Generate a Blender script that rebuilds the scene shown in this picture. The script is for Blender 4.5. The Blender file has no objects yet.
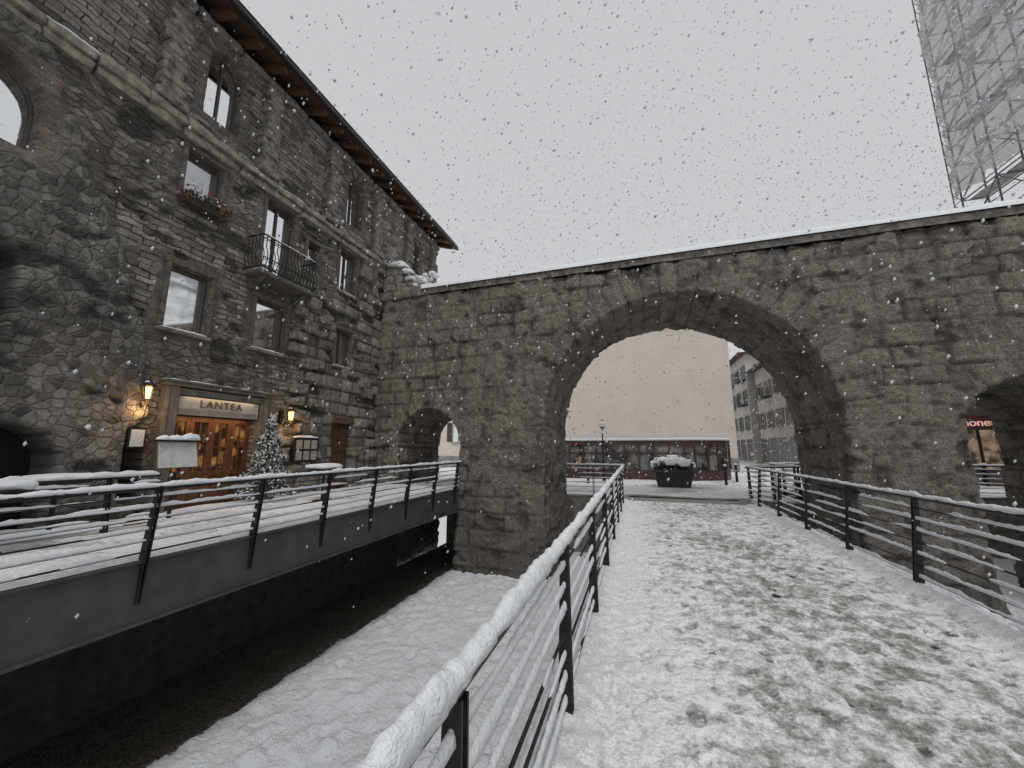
import bpy, math, random
import numpy as np
from mathutils import Vector
random.seed(7); rng=np.random.default_rng(7)
sc=bpy.context.scene
R=math.radians
# ---------------------------------------------------------------- noise
def hsh(ix,iy,iz,seed=0):
    n=(ix.astype(np.int64)*73856093)^(iy.astype(np.int64)*19349663)^(iz.astype(np.int64)*83492791)^(seed*2654435761)
    n=(n^(n>>13))&0x7fffffff
    n=(n*(n*n*15731+789221)+1376312589)&0x7fffffff
    n=(n^(n>>11))&0xffffff
    return n/float(0xffffff)
def vn(x,y,z=None,seed=0):
    x=np.asarray(x,float);y=np.asarray(y,float)
    z=np.zeros_like(x) if z is None else np.asarray(z,float)
    x0=np.floor(x);y0=np.floor(y);z0=np.floor(z)
    fx=x-x0;fy=y-y0;fz=z-z0
    fx=fx*fx*(3-2*fx);fy=fy*fy*(3-2*fy);fz=fz*fz*(3-2*fz)
    r=0
    for dx in (0,1):
        for dy in (0,1):
            for dz in (0,1):
                w=(fx if dx else 1-fx)*(fy if dy else 1-fy)*(fz if dz else 1-fz)
                r=r+w*hsh(x0+dx,y0+dy,z0+dz,seed)
    return r
def fbm(x,y,z=None,o=4,seed=0):
    r=0;a=.5;t=0;s=1.
    for i in range(o):
        r=r+a*vn(x*s,y*s,None if z is None else z*s,seed+i*17);t+=a;a*=.5;s*=2.03
    return r/t
def sst(a,b,x):
    t=np.clip((x-a)/(b-a),0,1);return t*t*(3-2*t)
# ---------------------------------------------------------------- mesh helpers
def link(o,parent=None):
    sc.collection.objects.link(o)
    if parent is not None:o.parent=parent
    return o
def root(name):
    return link(bpy.data.objects.new(name,None))
class MB:
    def __init__(s): s.v=[];s.f=[]
    def add(s,v,f):
        k=len(s.v);s.v.extend([tuple(p) for p in v]);s.f.extend([tuple(i+k for i in q) for q in f])
    def box(s,x0,x1,y0,y1,z0,z1):
        s.add([(x0,y0,z0),(x1,y0,z0),(x1,y1,z0),(x0,y1,z0),(x0,y0,z1),(x1,y0,z1),(x1,y1,z1),(x0,y1,z1)],
              [(0,3,2,1),(4,5,6,7),(0,1,5,4),(1,2,6,5),(2,3,7,6),(3,0,4,7)])
    def hexa(s,b,t):
        s.add(list(b)+list(t),[(0,3,2,1),(4,5,6,7),(0,1,5,4),(1,2,6,5),(2,3,7,6),(3,0,4,7)])
    def tube(s,p0,p1,r,n=8,r1=None):
        r1=r if r1 is None else r1
        p0=Vector(p0);p1=Vector(p1);d=(p1-p0).normalized()
        a=Vector((0,0,1)) if abs(d.z)<.9 else Vector((1,0,0))
        u=d.cross(a).normalized();w=d.cross(u)
        v=[]
        for p,rr in((p0,r),(p1,r1)):
            for i in range(n):
                t=2*math.pi*i/n;v.append(p+u*math.cos(t)*rr+w*math.sin(t)*rr)
        f=[(i,(i+1)%n,n+(i+1)%n,n+i) for i in range(n)]
        f+= [tuple(range(n))[::-1],tuple(range(n,2*n))]
        s.add(v,f)
    def path(s,pts,r,n=6):
        for a,b in zip(pts[:-1],pts[1:]): s.tube(a,b,r,n)
    def build(s,name,mat,parent=None,smooth=False):
        m=bpy.data.meshes.new(name);m.from_pydata(s.v,[],s.f);m.update()
        if mat:m.materials.append(mat)
        if smooth:m.shade_smooth()
        return link(bpy.data.objects.new(name,m),parent)
def bevel(o,w=.01,seg=2):
    b=o.modifiers.new('bev','BEVEL');b.width=w;b.segments=seg;b.limit_method='ANGLE'
    return o
def grid(name,xs,ys,zf,mat,parent=None,attr=None):
    X,Y=np.meshgrid(xs,ys);Z=zf(X,Y)
    nx,ny=len(xs),len(ys)
    v=np.stack([X.ravel(),Y.ravel(),Z.ravel()],1)
    i=np.arange(ny-1)[:,None]*nx+np.arange(nx-1)[None,:]
    i=i.ravel();f=np.stack([i,i+1,i+1+nx,i+nx],1)
    m=bpy.data.meshes.new(name)
    m.vertices.add(len(v));m.vertices.foreach_set('co',v.ravel())
    m.loops.add(len(f)*4);m.loops.foreach_set('vertex_index',f.ravel().astype(np.int32))
    m.polygons.add(len(f));m.polygons.foreach_set('loop_start',(np.arange(len(f))*4).astype(np.int32))
    m.update();m.validate()
    m.shade_smooth();m.materials.append(mat)
    if attr is not None:setattrib(m,'Col',attr)
    return link(bpy.data.objects.new(name,m),parent)
def setattrib(m,name,cols):
    a=m.color_attributes.new(name,'FLOAT_COLOR','POINT')
    c=np.ones((len(m.vertices),4));
    for i,q in enumerate(cols):c[:,i]=q.ravel()
    a.data.foreach_set('color',c.ravel())
def cap(mb,p0,p1,w,h,seed,step=.05,gap=.0,n=7):
    p0=np.array(p0,float);p1=np.array(p1,float);L=np.linalg.norm(p1-p0);k=max(3,int(L/step))
    t=np.linspace(0,1,k);s=t*L
    d=(p1-p0)/L;side=np.cross(d,[0,0,1.]);side/=np.linalg.norm(side)
    nz=fbm(s*6+seed*13.7,s*0+seed,o=3,seed=seed)
    n3=fbm(s*23+seed*3.7,s*0+seed,o=2,seed=seed+3)
    n2=fbm(s*1.3+seed*3.1,s*0+seed*2,o=2,seed=seed+5)
    m=np.clip((n2-gap)/.15,0,1) if gap>0 else np.ones(k)
    m[0]*=.2;m[-1]*=.2
    hh=h*(.20+1.1*nz+.5*n3)*m;ww=w*.5*(.60+.4*fbm(s*9,s*0+3.3,o=2,seed=seed+9)+.4*n3)*(m**.5)
    v=[]
    for i in range(k):
        c=p0+(p1-p0)*t[i]
        off=(nz[i]-.5)*w*.35
        for j in range(n):
            a=math.pi*j/(n-1)
            v.append(c+side*(math.cos(a)*ww[i]+off)+np.array([0,0,math.sin(a)*hh[i]-.004]))
    f=[(i*n+j,i*n+j+1,(i+1)*n+j+1,(i+1)*n+j) for i in range(k-1) for j in range(n-1)]
    f+=[(i*n+n-1,i*n,(i+1)*n,(i+1)*n+n-1) for i in range(k-1)]
    mb.add(v,f)
def rough_block(mb,c,s,seed,k=6,amp=.06,round_=.10):
    vs=[];fs=[];idx={}
    for ax in range(3):
        for sg in(-1,1):
            for i in range(k+1):
                for j in range(k+1):
                    p=[0,0,0];p[ax]=sg;p[(ax+1)%3]=-1+2*i/k;p[(ax+2)%3]=-1+2*j/k
                    key=tuple(round(q*1000) for q in p)
                    if key not in idx: idx[key]=len(vs);vs.append(p)
            for i in range(k):
                for j in range(k):
                    q=[]
                    for a,b in((0,0),(1,0),(1,1),(0,1)):
                        p=[0,0,0];p[ax]=sg;p[(ax+1)%3]=-1+2*(i+a)/k;p[(ax+2)%3]=-1+2*(j+b)/k
                        q.append(idx[tuple(round(z*1000) for z in p)])
                    fs.append(q if sg>0 else q[::-1])
    v=np.array(vs,float);L=np.linalg.norm(v,axis=1)
    v=v*(1-round_*(L-1))[:,None]
    w=v*np.array(s)/2+np.array(c)
    n=fbm(w[:,0]*4+seed,w[:,1]*4,w[:,2]*4,o=3,seed=seed)-.5
    w=w+v*(n*amp*2)[:,None]
    mb.add(w,fs)
# ---------------------------------------------------------------- node helpers
def newmat(name):
    m=bpy.data.materials.new(name);m.use_nodes=True;t=m.node_tree
    return m,t,t.nodes['Principled BSDF']
def N(t,typ,ins=None,**pr):
    n=t.nodes.new('ShaderNode'+typ)
    for k,v in pr.items():setattr(n,k,v)
    for k,v in (ins or {}).items():
        if isinstance(v,bpy.types.NodeSocket):t.links.new(v,n.inputs[k])
        else:n.inputs[k].default_value=v
    return n
def c4(c):return (c[0],c[1],c[2],1.0)
def mix(t,f,a,b,blend='MIX'):
    a=c4(a) if isinstance(a,tuple) else a;b=c4(b) if isinstance(b,tuple) else b
    return N(t,'Mix',{0:f,6:a,7:b},data_type='RGBA',blend_type=blend).outputs[2]
def ma(t,op,a,b=0.,c=None,clamp=False):
    d={0:a,1:b}
    if c is not None:d[2]=c
    return N(t,'Math',d,operation=op,use_clamp=clamp).outputs[0]
def rng_(t,v,a,b,c=0.,d=1.):
    return N(t,'MapRange',{0:v,1:a,2:b,3:c,4:d}).outputs[0]
def noise(t,vec,s,det=5,rough=.55,out='Fac'):
    return N(t,'TexNoise',{'Vector':vec,'Scale':s,'Detail':det,'Roughness':rough}).outputs[out]
def bump(t,h,strength,dist,nrm=None):
    d={'Height':h,'Strength':strength,'Distance':dist}
    if nrm is not None:d['Normal']=nrm
    return N(t,'Bump',d).outputs[0]
def pos(t):return N(t,'NewGeometry').outputs['Position']
def simple(name,col,rough=.6,var=.25,scale=6,metal=0,bs=.0,spec=.5,col2=None):
    m,t,b=newmat(name);p=pos(t)
    n=noise(t,p,scale,4)
    f=rng_(t,n,.3,.7)
    c2=col2 or tuple(x*(1-var) for x in col)
    t.links.new(mix(t,f,c2,tuple(min(1,x*(1+var*.5)) for x in col)),b.inputs['Base Color'])
    b.inputs['Roughness'].default_value=rough;b.inputs['Metallic'].default_value=metal
    b.inputs['Specular IOR Level'].default_value=spec
    if bs:t.links.new(bump(t,noise(t,p,scale*5,3),.6,bs),b.inputs['Normal'])
    return m
def emis(name,col,s):
    m,t,b=newmat(name);b.inputs['Base Color'].default_value=c4(col)
    b.inputs['Emission Color'].default_value=c4(col);b.inputs['Emission Strength'].default_value=s
    return m
# materials
def snowmat(name='snow_mat',tint=(.84,.86,.89)):
    m,t,b=newmat(name);p=pos(t)
    n=noise(t,p,2.5,4)
    t.links.new(mix(t,rng_(t,n,.3,.7),tuple(x*.92 for x in tint),tint),b.inputs['Base Color'])
    b.inputs['Roughness'].default_value=.85;b.inputs['Specular IOR Level'].default_value=.2
    t.links.new(bump(t,noise(t,p,34,4,.7),.8,.025),b.inputs['Normal'])
    return m
SNOW=snowmat()
def path_mat():
    m,t,b=newmat('trodden_snow');p=pos(t)
    a=N(t,'VertexColor',layer_name='Col').outputs[0]
    s=N(t,'SeparateColor',{0:a})
    n1=noise(t,p,34,5,.7);n2=noise(t,p,11,4,.65)
    k=ma(t,'ADD',s.outputs[0],ma(t,'MULTIPLY',ma(t,'SUBTRACT',n1,.5),1.1))
    k=ma(t,'ADD',k,ma(t,'MULTIPLY',ma(t,'SUBTRACT',n2,.5),1.15))
    c=mix(t,rng_(t,k,.16,.46),(.84,.85,.87),(.53,.525,.515))
    c=mix(t,rng_(t,k,.42,.74),c,(.235,.225,.205))
    c=mix(t,rng_(t,k,.80,1.15),c,(.06,.055,.048))
    t.links.new(c,b.inputs['Base Color'])
    t.links.new(rng_(t,k,.4,1.1,.85,.4),b.inputs['Roughness'])
    b.inputs['Specular IOR Level'].default_value=.3
    h=ma(t,'SUBTRACT',ma(t,'MULTIPLY',n1,1.6),ma(t,'MULTIPLY',rng_(t,k,.1,.9),1.3))
    t.links.new(bump(t,h,.9,.024),b.inputs['Normal'])
    return m
PATH=path_mat()
def ditch_mat():
    m,t,b=newmat('ditch_snow_soil');p=pos(t)
    a=N(t,'VertexColor',layer_name='Col').outputs[0]
    s=N(t,'SeparateColor',{0:a}).outputs[0]
    n=noise(t,p,22,5,.7)
    k=rng_(t,ma(t,'ADD',s,ma(t,'MULTIPLY',ma(t,'SUBTRACT',n,.5),1.1)),.4,.55)
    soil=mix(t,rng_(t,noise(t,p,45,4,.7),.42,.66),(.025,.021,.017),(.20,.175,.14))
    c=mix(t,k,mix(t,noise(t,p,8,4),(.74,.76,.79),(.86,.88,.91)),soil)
    t.links.new(c,b.inputs['Base Color']);b.inputs['Roughness'].default_value=.9
    b.inputs['Specular IOR Level'].default_value=.2
    t.links.new(bump(t,noise(t,p,17,5,.65),1.,.07),b.inputs['Normal'])
    return m
DITCH=ditch_mat()
def wall_mat():
    m,t,b=newmat('conglomerate_blocks');p=pos(t)
    s=N(t,'SeparateColor',{0:N(t,'VertexColor',layer_name='Col').outputs[0]})
    n1=noise(t,p,1.3,5,.6);n2=noise(t,p,7,6,.72)
    c=mix(t,s.outputs[0],(.14,.112,.086),(.27,.23,.185))
    c=mix(t,rng_(t,n1,.38,.66,0,.75),c,(.20,.187,.163))
    c=mix(t,rng_(t,n2,.46,.68,0,.75),c,(.38,.335,.275))
    n5=noise(t,p,24,4,.72)
    c=mix(t,rng_(t,n5,.50,.64,0,.8),c,(.055,.046,.038))
    v=N(t,'TexVoronoi',{'Vector':p,'Scale':19.,'Randomness':1.},feature='F1')
    peb=rng_(t,v.outputs['Distance'],.18,.42)
    c=mix(t,ma(t,'MULTIPLY',ma(t,'SUBTRACT',1.,peb),.4),c,mix(t,.2,(.27,.245,.21),v.outputs['Color']))
    c=mix(t,ma(t,'MULTIPLY',s.outputs[1],.60),c,(.06,.051,.043))
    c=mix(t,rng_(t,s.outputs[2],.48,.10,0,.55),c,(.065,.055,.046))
    mp=N(t,'Mapping',{'Vector':p,'Scale':(1.5,1.5,.25)}).outputs[0]
    c=mix(t,rng_(t,noise(t,mp,1.4,4,.65),.5,.72,0,.6),c,(.085,.075,.065))
    zc=N(t,'SeparateXYZ',{0:p}).outputs[2]
    c=mix(t,rng_(t,ma(t,'ADD',zc,ma(t,'MULTIPLY',n1,2.5)),.4,-1.6,0,.45),c,(.08,.07,.06))
    c=N(t,'HueSaturation',{'Color':c,'Saturation':.86,'Value':1.30}).outputs[0]
    t.links.new(c,b.inputs['Base Color']);b.inputs['Roughness'].default_value=.9
    b.inputs['Specular IOR Level'].default_value=.25
    h=ma(t,'ADD',ma(t,'MULTIPLY',noise(t,p,8,7,.74),1.8),ma(t,'MULTIPLY',peb,-.2))
    t.links.new(bump(t,h,1.,.085),b.inputs['Normal'])
    return m
WALL=wall_mat()
def facade_mat():
    m,t,b=newmat('old_masonry');p=pos(t)
    sp=N(t,'SeparateXYZ',{0:p})
    q=N(t,'CombineXYZ',{0:sp.outputs[1],1:sp.outputs[2],2:sp.outputs[0]}).outputs[0]
    d=N(t,'VectorMath',{0:noise(t,p,2.7,4,.65,'Color'),1:(.5,.5,.5)},operation='SUBTRACT').outputs[0]
    d=N(t,'VectorMath',{0:d,'Scale':.13},operation='SCALE').outputs[0]
    q=N(t,'VectorMath',{0:q,1:d},operation='ADD').outputs[0]
    z=N(t,'SeparateColor',{0:N(t,'VertexColor',layer_name='Zone').outputs[0]})
    cl=N(t,'SeparateColor',{0:N(t,'VertexColor',layer_name='Col').outputs[0]})
    cav=N(t,'SeparateColor',{0:N(t,'VertexColor',layer_name='Cav').outputs[0]}).outputs[0]
    qf=N(t,'Mapping',{'Vector':q,'Scale':(1,1,.001)}).outputs[0]
    def voro(vec,sc_,e):
        a=N(t,'TexVoronoi',{'Vector':vec,'Scale':sc_,'Randomness':1.,},feature='F1',voronoi_dimensions='2D')
        g=N(t,'TexVoronoi',{'Vector':vec,'Scale':sc_,'Randomness':1.},feature='DISTANCE_TO_EDGE',voronoi_dimensions='2D')
        val=N(t,'SeparateColor',{0:a.outputs['Color']}).outputs[0]
        return val,rng_(t,g.outputs['Distance'],.0,e)
    cv,ce=voro(qf,7.2,.17)
    rv,re=voro(N(t,'Mapping',{'Vector':qf,'Scale':(4.4,9.5,1)}).outputs[0],1.,.13)
    def brick(w,h,mo):
        k=N(t,'TexBrick',{'Vector':qf,'Color1':(0,0,0,1),'Color2':(1,1,1,1),'Mortar':(.5,.5,.5,1),'Scale':1.,'Mortar Size':mo,'Mortar Smooth':.4,'Bias':0.,'Brick Width':w,'Row Height':h})
        return N(t,'SeparateColor',{0:k.outputs[0]}).outputs[0],ma(t,'SUBTRACT',1.,k.outputs[1])
    bv,be=brick(.40,.115,.012)
    kv,ke=brick(.25,.075,.010)
    def fm(f,a,b_):return N(t,'Mix',{0:f,2:a,3:b_}).outputs[0]
    col=mix(t,rv,(.10,.086,.07),(.30,.27,.225));hgt=re
    col=mix(t,ma(t,'SUBTRACT',1.,re),col,(.13,.118,.10))
    cc=mix(t,cv,(.06,.058,.055),(.26,.25,.23));cc=mix(t,ce,(.19,.172,.145),cc)
    col=mix(t,z.outputs[0],col,cc);hgt=fm(z.outputs[0],hgt,ce)
    cb=mix(t,bv,(.13,.112,.094),(.40,.36,.305));cb=mix(t,be,(.05,.045,.038),cb)
    col=mix(t,z.outputs[1],col,cb);hgt=fm(z.outputs[1],hgt,be)
    ck=mix(t,kv,(.11,.075,.057),(.24,.175,.135));ck=mix(t,ke,(.18,.16,.135),ck)
    col=mix(t,z.outputs[2],col,ck);hgt=fm(z.outputs[2],hgt,ke)
    ca=mix(t,cl.outputs[0],(.15,.13,.105),(.34,.305,.255))
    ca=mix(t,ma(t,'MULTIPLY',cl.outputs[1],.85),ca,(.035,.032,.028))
    col=mix(t,cl.outputs[2],col,ca)
    hgt=ma(t,'MULTIPLY',hgt,ma(t,'SUBTRACT',1.,ma(t,'MULTIPLY',cl.outputs[2],.85)))
    n1=noise(t,p,.9,5,.65)
    col=mix(t,rng_(t,n1,.45,.68,0,.55),col,(.08,.071,.062))
    n3=noise(t,p,2.2,6,.72)
    col=mix(t,rng_(t,n3,.53,.64,0,.55),col,(.31,.28,.24))
    nf=noise(t,p,28,4,.72)
    col=mix(t,rng_(t,nf,.46,.66,0,.6),col,(.05,.044,.038))
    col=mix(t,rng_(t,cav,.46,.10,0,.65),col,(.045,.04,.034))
    mp=N(t,'Mapping',{'Vector':p,'Scale':(2,2,.22)}).outputs[0]
    col=mix(t,rng_(t,noise(t,mp,1.6,4,.65),.52,.74,0,.65),col,(.06,.053,.046))
    col=N(t,'HueSaturation',{'Color':col,'Saturation':.82,'Value':1.25}).outputs[0]
    t.links.new(col,b.inputs['Base Color']);b.inputs['Roughness'].default_value=.9
    b.inputs['Specular IOR Level'].default_value=.25
    h=ma(t,'ADD',ma(t,'MULTIPLY',hgt,.8),ma(t,'MULTIPLY',noise(t,p,12,6,.74),1.1))
    t.links.new(bump(t,h,1.,.05),b.inputs['Normal'])
    return m
FAC=facade_mat()
STONE=simple('grey_stone',(.23,.205,.175),.9,.55,5,bs=.03)
DSTONE=simple('dark_stone',(.055,.05,.043),.9,.5,5,bs=.03)  # much darker tone than the grey stone, for the wall below the walkway
PSTONE=simple('pale_dressed_stone',(.34,.31,.27),.8,.3,8,bs=.008)
METAL=simple('dark_painted_steel',(.020,.021,.022),.5,.3,20,metal=.2,bs=.001,spec=.35)
BEAM=simple('steel_beam_paint',(.066,.068,.071),.55,.35,3,metal=.0,bs=.001)
WOOD=simple('brown_timber',(.13,.075,.045),.6,.4,14,bs=.004)
EAVE=simple('eave_boards',(.12,.07,.045),.75,.45,9,bs=.01)
FRAME=simple('window_frame_paint',(.075,.052,.038),.5,.3,12)
CONC=simple('concrete',(.27,.265,.255),.85,.3,4,bs=.01)
CREAM=simple('cream_render',(.67,.60,.54),.9,.07,.6,bs=.002)
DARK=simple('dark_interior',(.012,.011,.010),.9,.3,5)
m_,t_,b_=newmat('window_glass')
b_.inputs['Base Color'].default_value=(.88,.91,.94,1)
b_.inputs['Metallic'].default_value=1.;b_.inputs['Roughness'].default_value=.05
p_=pos(t_)
t_.links.new(bump(t_,noise(t_,p_,1.2,1),.06,.05),b_.inputs['Normal'])
GLASS=m_
# ================================================================ GROUND
SEAL=-1.62
g=MB()
xs=[-600,-7.0,4.7,12,600];ys=[-600,-10,13.7,17,600]
hole={(1,1),(2,1),(2,2)}
for i in range(4):
    for j in range(4):
        if (i,j) in hole:continue
        g.add([(xs[i],ys[j],SEAL),(xs[i+1],ys[j],SEAL),(xs[i+1],ys[j+1],SEAL),(xs[i],ys[j+1],SEAL)],[(0,1,2,3)])
g.build('ground',SNOW)
xs_=np.arange(-16,22,.12);ys_=np.arange(13.75,26,.1)
xs1=xs_[xs_<4.65]
def mk(xsub,ysub,nm):
    X,Y=np.meshgrid(xsub,ysub)
    tr=.42*np.exp(-((X-1.6-(Y-14)*.12)/2.2)**2)*sst(.35,.65,fbm(X*.8,Y*.8,seed=9))+.15*fbm(X*2,Y*2,seed=4)+.7*sst(14.5,13.9,Y)*(np.abs(X-1.3)<1.9)
    grid(nm,xsub,ysub,lambda X,Y:SEAL+.01+.05*fbm(X*1.7,Y*1.7,seed=3),PATH,attr=(tr,))
mk(xs1,ys_,'piazza_pavement')
mk(xs_[xs_>=4.5],np.arange(17.02,26,.1),'piazza_pavement')
# ditch floor
xs_=np.concatenate([np.arange(-7.02,0,.045),np.arange(0,12.2,.15)])
ys_=np.concatenate([np.arange(-10.1,1.5,.25),np.arange(1.5,14,.045),np.arange(14,17.2,.2)])
X,Y=np.meshgrid(xs_,ys_)
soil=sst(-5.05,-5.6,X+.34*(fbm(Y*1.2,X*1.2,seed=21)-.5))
def dz(X,Y):
    s=sst(-5.0,-5.5,X)
    n=fbm(X*5,Y*5,seed=8)-.5;n2=fbm(X*1.1,Y*1.1,seed=5)-.5;n3=np.abs(fbm(X*4.2,Y*4.2,o=3,seed=6)-.5)
    return -3.5+(1-s)*(.06+.10*n+.14*n2+.18*n3)+s*(.10*n-.02)
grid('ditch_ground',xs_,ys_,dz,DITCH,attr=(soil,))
rw=root('retaining_wall')
w=MB()
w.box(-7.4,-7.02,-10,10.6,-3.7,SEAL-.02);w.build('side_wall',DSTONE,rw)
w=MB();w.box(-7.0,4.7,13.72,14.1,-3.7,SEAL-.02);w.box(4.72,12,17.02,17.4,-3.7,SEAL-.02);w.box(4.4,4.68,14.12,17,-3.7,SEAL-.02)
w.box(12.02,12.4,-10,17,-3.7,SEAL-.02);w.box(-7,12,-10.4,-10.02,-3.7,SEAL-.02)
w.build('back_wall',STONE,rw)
# ================================================================ GATE WALL
def remeshed(obj,vox):
    r=obj.modifiers.new('rm','REMESH');r.mode='VOXEL';r.voxel_size=vox
    dg=bpy.context.evaluated_depsgraph_get();dg.update()
    m=bpy.data.meshes.new_from_object(obj.evaluated_get(dg))
    bpy.data.objects.remove(obj)
    return m
WF,WT=10.6,2.75
ARCH=[(1.045,3.50,.62),(-6.15,1.05,.16),(7.7,1.08,.38)]
def wall_outline(back):
    P=[(-8.12,-3.7)]
    for cx,r,sp in sorted(ARCH):
        if back and r>3:cx-=.02;r-=.12;sp-=.12
        P.append((cx-r,-3.7))
        n=28 if r>3 else 14
        for i in range(n+1):
            a=math.pi-math.pi*i/n;P.append((cx+r*math.cos(a),sp+r*math.sin(a)))
        P.append((cx+r,-3.7))
    P+=[(15,-3.7),(15,5.0),(-8.12,5.0)]
    return P
A=wall_outline(0);B=wall_outline(1);n=len(A)
v=[(x,WF,z) for x,z in A]+[(x,WF+WT,z) for x,z in B]
f=[tuple(range(n)),tuple(range(n,2*n))[::-1]]+[((i+1)%n,i,n+i,n+(i+1)%n) for i in range(n)]
m=bpy.data.meshes.new('w');m.from_pydata(v,[],f);m.update()
o=link(bpy.data.objects.new('w',m));
m=remeshed(o,.040)
def blocks(u,v,ch,bw,seed,wp=.05):
    vv=v+.06*np.sin(v*2.3+1)+wp*2*(fbm(u*.8,v*.8,o=2,seed=seed)-.5)
    uu=u+wp*2*(fbm(u*1.5,v*1.5,o=2,seed=seed+2)-.5)
    row=np.floor(vv/ch);fv=vv/ch-row
    h1=hsh(row,row*0+3,row*0,seed);w_=bw*(.75+.6*h1)
    cu=(uu+h1*7.3)/w_
    cu=cu+.12*np.sin(cu*2*math.pi*.37+h1*9)
    col=np.floor(cu);fu=cu-col
    e=np.minimum(np.minimum(fu,1-fu)*w_,np.minimum(fv,1-fv)*ch)
    return hsh(row,col,row*0,seed+1),e,row
def arr(m):
    c=np.empty(len(m.vertices)*3);m.vertices.foreach_get('co',c);c=c.reshape(-1,3)
    nn=np.empty(len(m.vertices)*3);m.vertex_normals.foreach_get('vector',nn);return c,nn.reshape(-1,3)
c,nr=arr(m)
x,y,z=c.T
idr,e,row=blocks(np.where(np.abs(nr[:,0])>.7,y+3,x),z+3.7,.46,.66,11,.07)
for k,(cx,r,sp) in enumerate(ARCH):
    dx=x-cx;dz_=z-sp;rr=np.hypot(dx,dz_);th=np.arctan2(dz_,dx)
    ring=.70 if r>3 else .4
    vs=.44 if r>3 else .3
    u=th*r/vs+.25*(fbm(x*1.5,z*1.5,o=2,seed=k+5)-.5);q=np.floor(u);fu=u-q
    msk=(rr<r+ring*(.85+.3*hsh(q,q*0,q*0,k+50)))&(dz_>-.1)
    e2=np.minimum(fu,1-fu)*vs
    dep=np.floor((y-WF+.1)/.75+.5*hsh(q,q*0,q*0,k+70))
    e=np.where(msk,e2+.012,e);idr=np.where(msk,hsh(q,dep,q*0,k+60)*.6+.2,idr)
joint=np.exp(-(e/.034)**2)
ero=fbm(x*.8,y*.8,z*.8,o=5,seed=31)
ero2=fbm(x*3.1,y*3.1,z*3.1,o=5,seed=41)
soft=sst(.36,.60,fbm(x*.5,y*.5,z*.5,o=3,seed=77))
e4=fbm(x*9,y*9,z*9,o=3,seed=42)-.5
d=.055*(idr-.5)*(.35+.9*soft)-.035*joint*(.25+.9*soft)+.17*(ero-.5)+.13*(ero2-.5)+.085*e4
pit=sst(.60,.68,fbm(x*2.6,y*2.6,z*3.0,o=4,seed=91));d-=.055*pit
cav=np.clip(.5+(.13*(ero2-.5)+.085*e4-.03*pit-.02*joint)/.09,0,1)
d+=.10*sst(-1.2,-3.2,z)
c=c+nr*d[:,None]
c[:,2]=np.minimum(c[:,2],5.02)
m.vertices.foreach_set('co',c.ravel());m.update();m.shade_smooth()
m.materials.clear();m.materials.append(WALL)
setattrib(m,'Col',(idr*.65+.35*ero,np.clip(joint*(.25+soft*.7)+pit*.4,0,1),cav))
gate=root('roman_gate_wall')
link(bpy.data.objects.new('masonry',m),gate)
def coping():
    xs=np.arange(-6.5,15,.09);prof=[(-.07,-.02),(-.09,.08),(-.085,.15),(-.05,.17),(WT+.05,.17),(WT+.10,.1),(WT+.08,-.02)]
    v=[];k=len(prof)
    for i,xx in enumerate(xs):
        for j,(py,pz_) in enumerate(prof):
            s=math.floor(xx/.9)
            nn=(fbm(np.array([xx*3.]),np.array([j*1.7]),o=3,seed=3)[0]-.5)*.07
            st=(hsh(np.array([s]),np.array([1]),np.array([1]),5)[0]-.5)*.04
            v.append((xx,WF+py+nn+st,4.99+pz_+nn*.3))
    f=[(i*k+j,i*k+j+1,(i+1)*k+j+1,(i+1)*k+j) for i in range(len(xs)-1) for j in range(k-1)]
    return v,f
cm=MB();cm.add(*coping());cm.build('coping',simple('coping_stone',(.21,.185,.155),.9,.6,7,bs=.03),gate)
grid('snow_on_coping',np.arange(-6.5,15,.05),np.concatenate([[WF-.150,WF-.148],np.linspace(WF-.14,WF+.10,8),np.linspace(WF+.3,WF+WT+.1,12)]),
     lambda X,Y:5.145+(.09+.10*fbm(X*2.5,Y*2.5,seed=2))*sst(WF-.151,WF-.125,Y),SNOW,gate)
rb=MB();sb=MB()
k=0
for (x0,x1,z0,z1,dy) in [(-8.1,-6.4,4.95,5.25,0),(-8.1,-6.55,5.25,5.55,.05),(-8.1,-7.0,5.55,5.85,.1),(-8.1,-7.35,5.85,6.2,.12)]:
    xx=x0
    while xx<x1-.15:
        wd=min(random.uniform(.35,.65),x1-xx+.1)
        dd=random.uniform(.6,1.1)
        rough_block(rb,(xx+wd/2,WF+dy+dd/2-.05+random.uniform(-.05,.05),(z0+z1)/2),(wd,dd,z1-z0),k+3,amp=.05)
        k+=1;xx+=wd
for (xx,zz,sx) in [(-6.5,5.33,.35),(-6.75,5.6,.45),(-7.05,5.66,.4),(-7.2,5.95,.35),(-7.7,6.28,.7),(-6.62,5.12,.25),(-7.45,6.2,.3),(-6.35,5.2,.25)]:
    rough_block(sb,(xx,WF+.28,zz),(sx,.6,.13),k+40,k=6,amp=.09,round_=.28);k+=1
for i in range(16):
    rough_block(sb,(-6.35+random.uniform(-.45,.35),WF-.02+random.uniform(-.08,.25),5.2+random.uniform(-.05,.55)),(random.uniform(.08,.22),.2,random.uniform(.05,.1)),k+90+i,k=4,amp=.08,round_=.25)
rb.build('ruined_blocks',STONE,gate,True);sb.build('snow_on_ruin',SNOW,gate,True)
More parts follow.
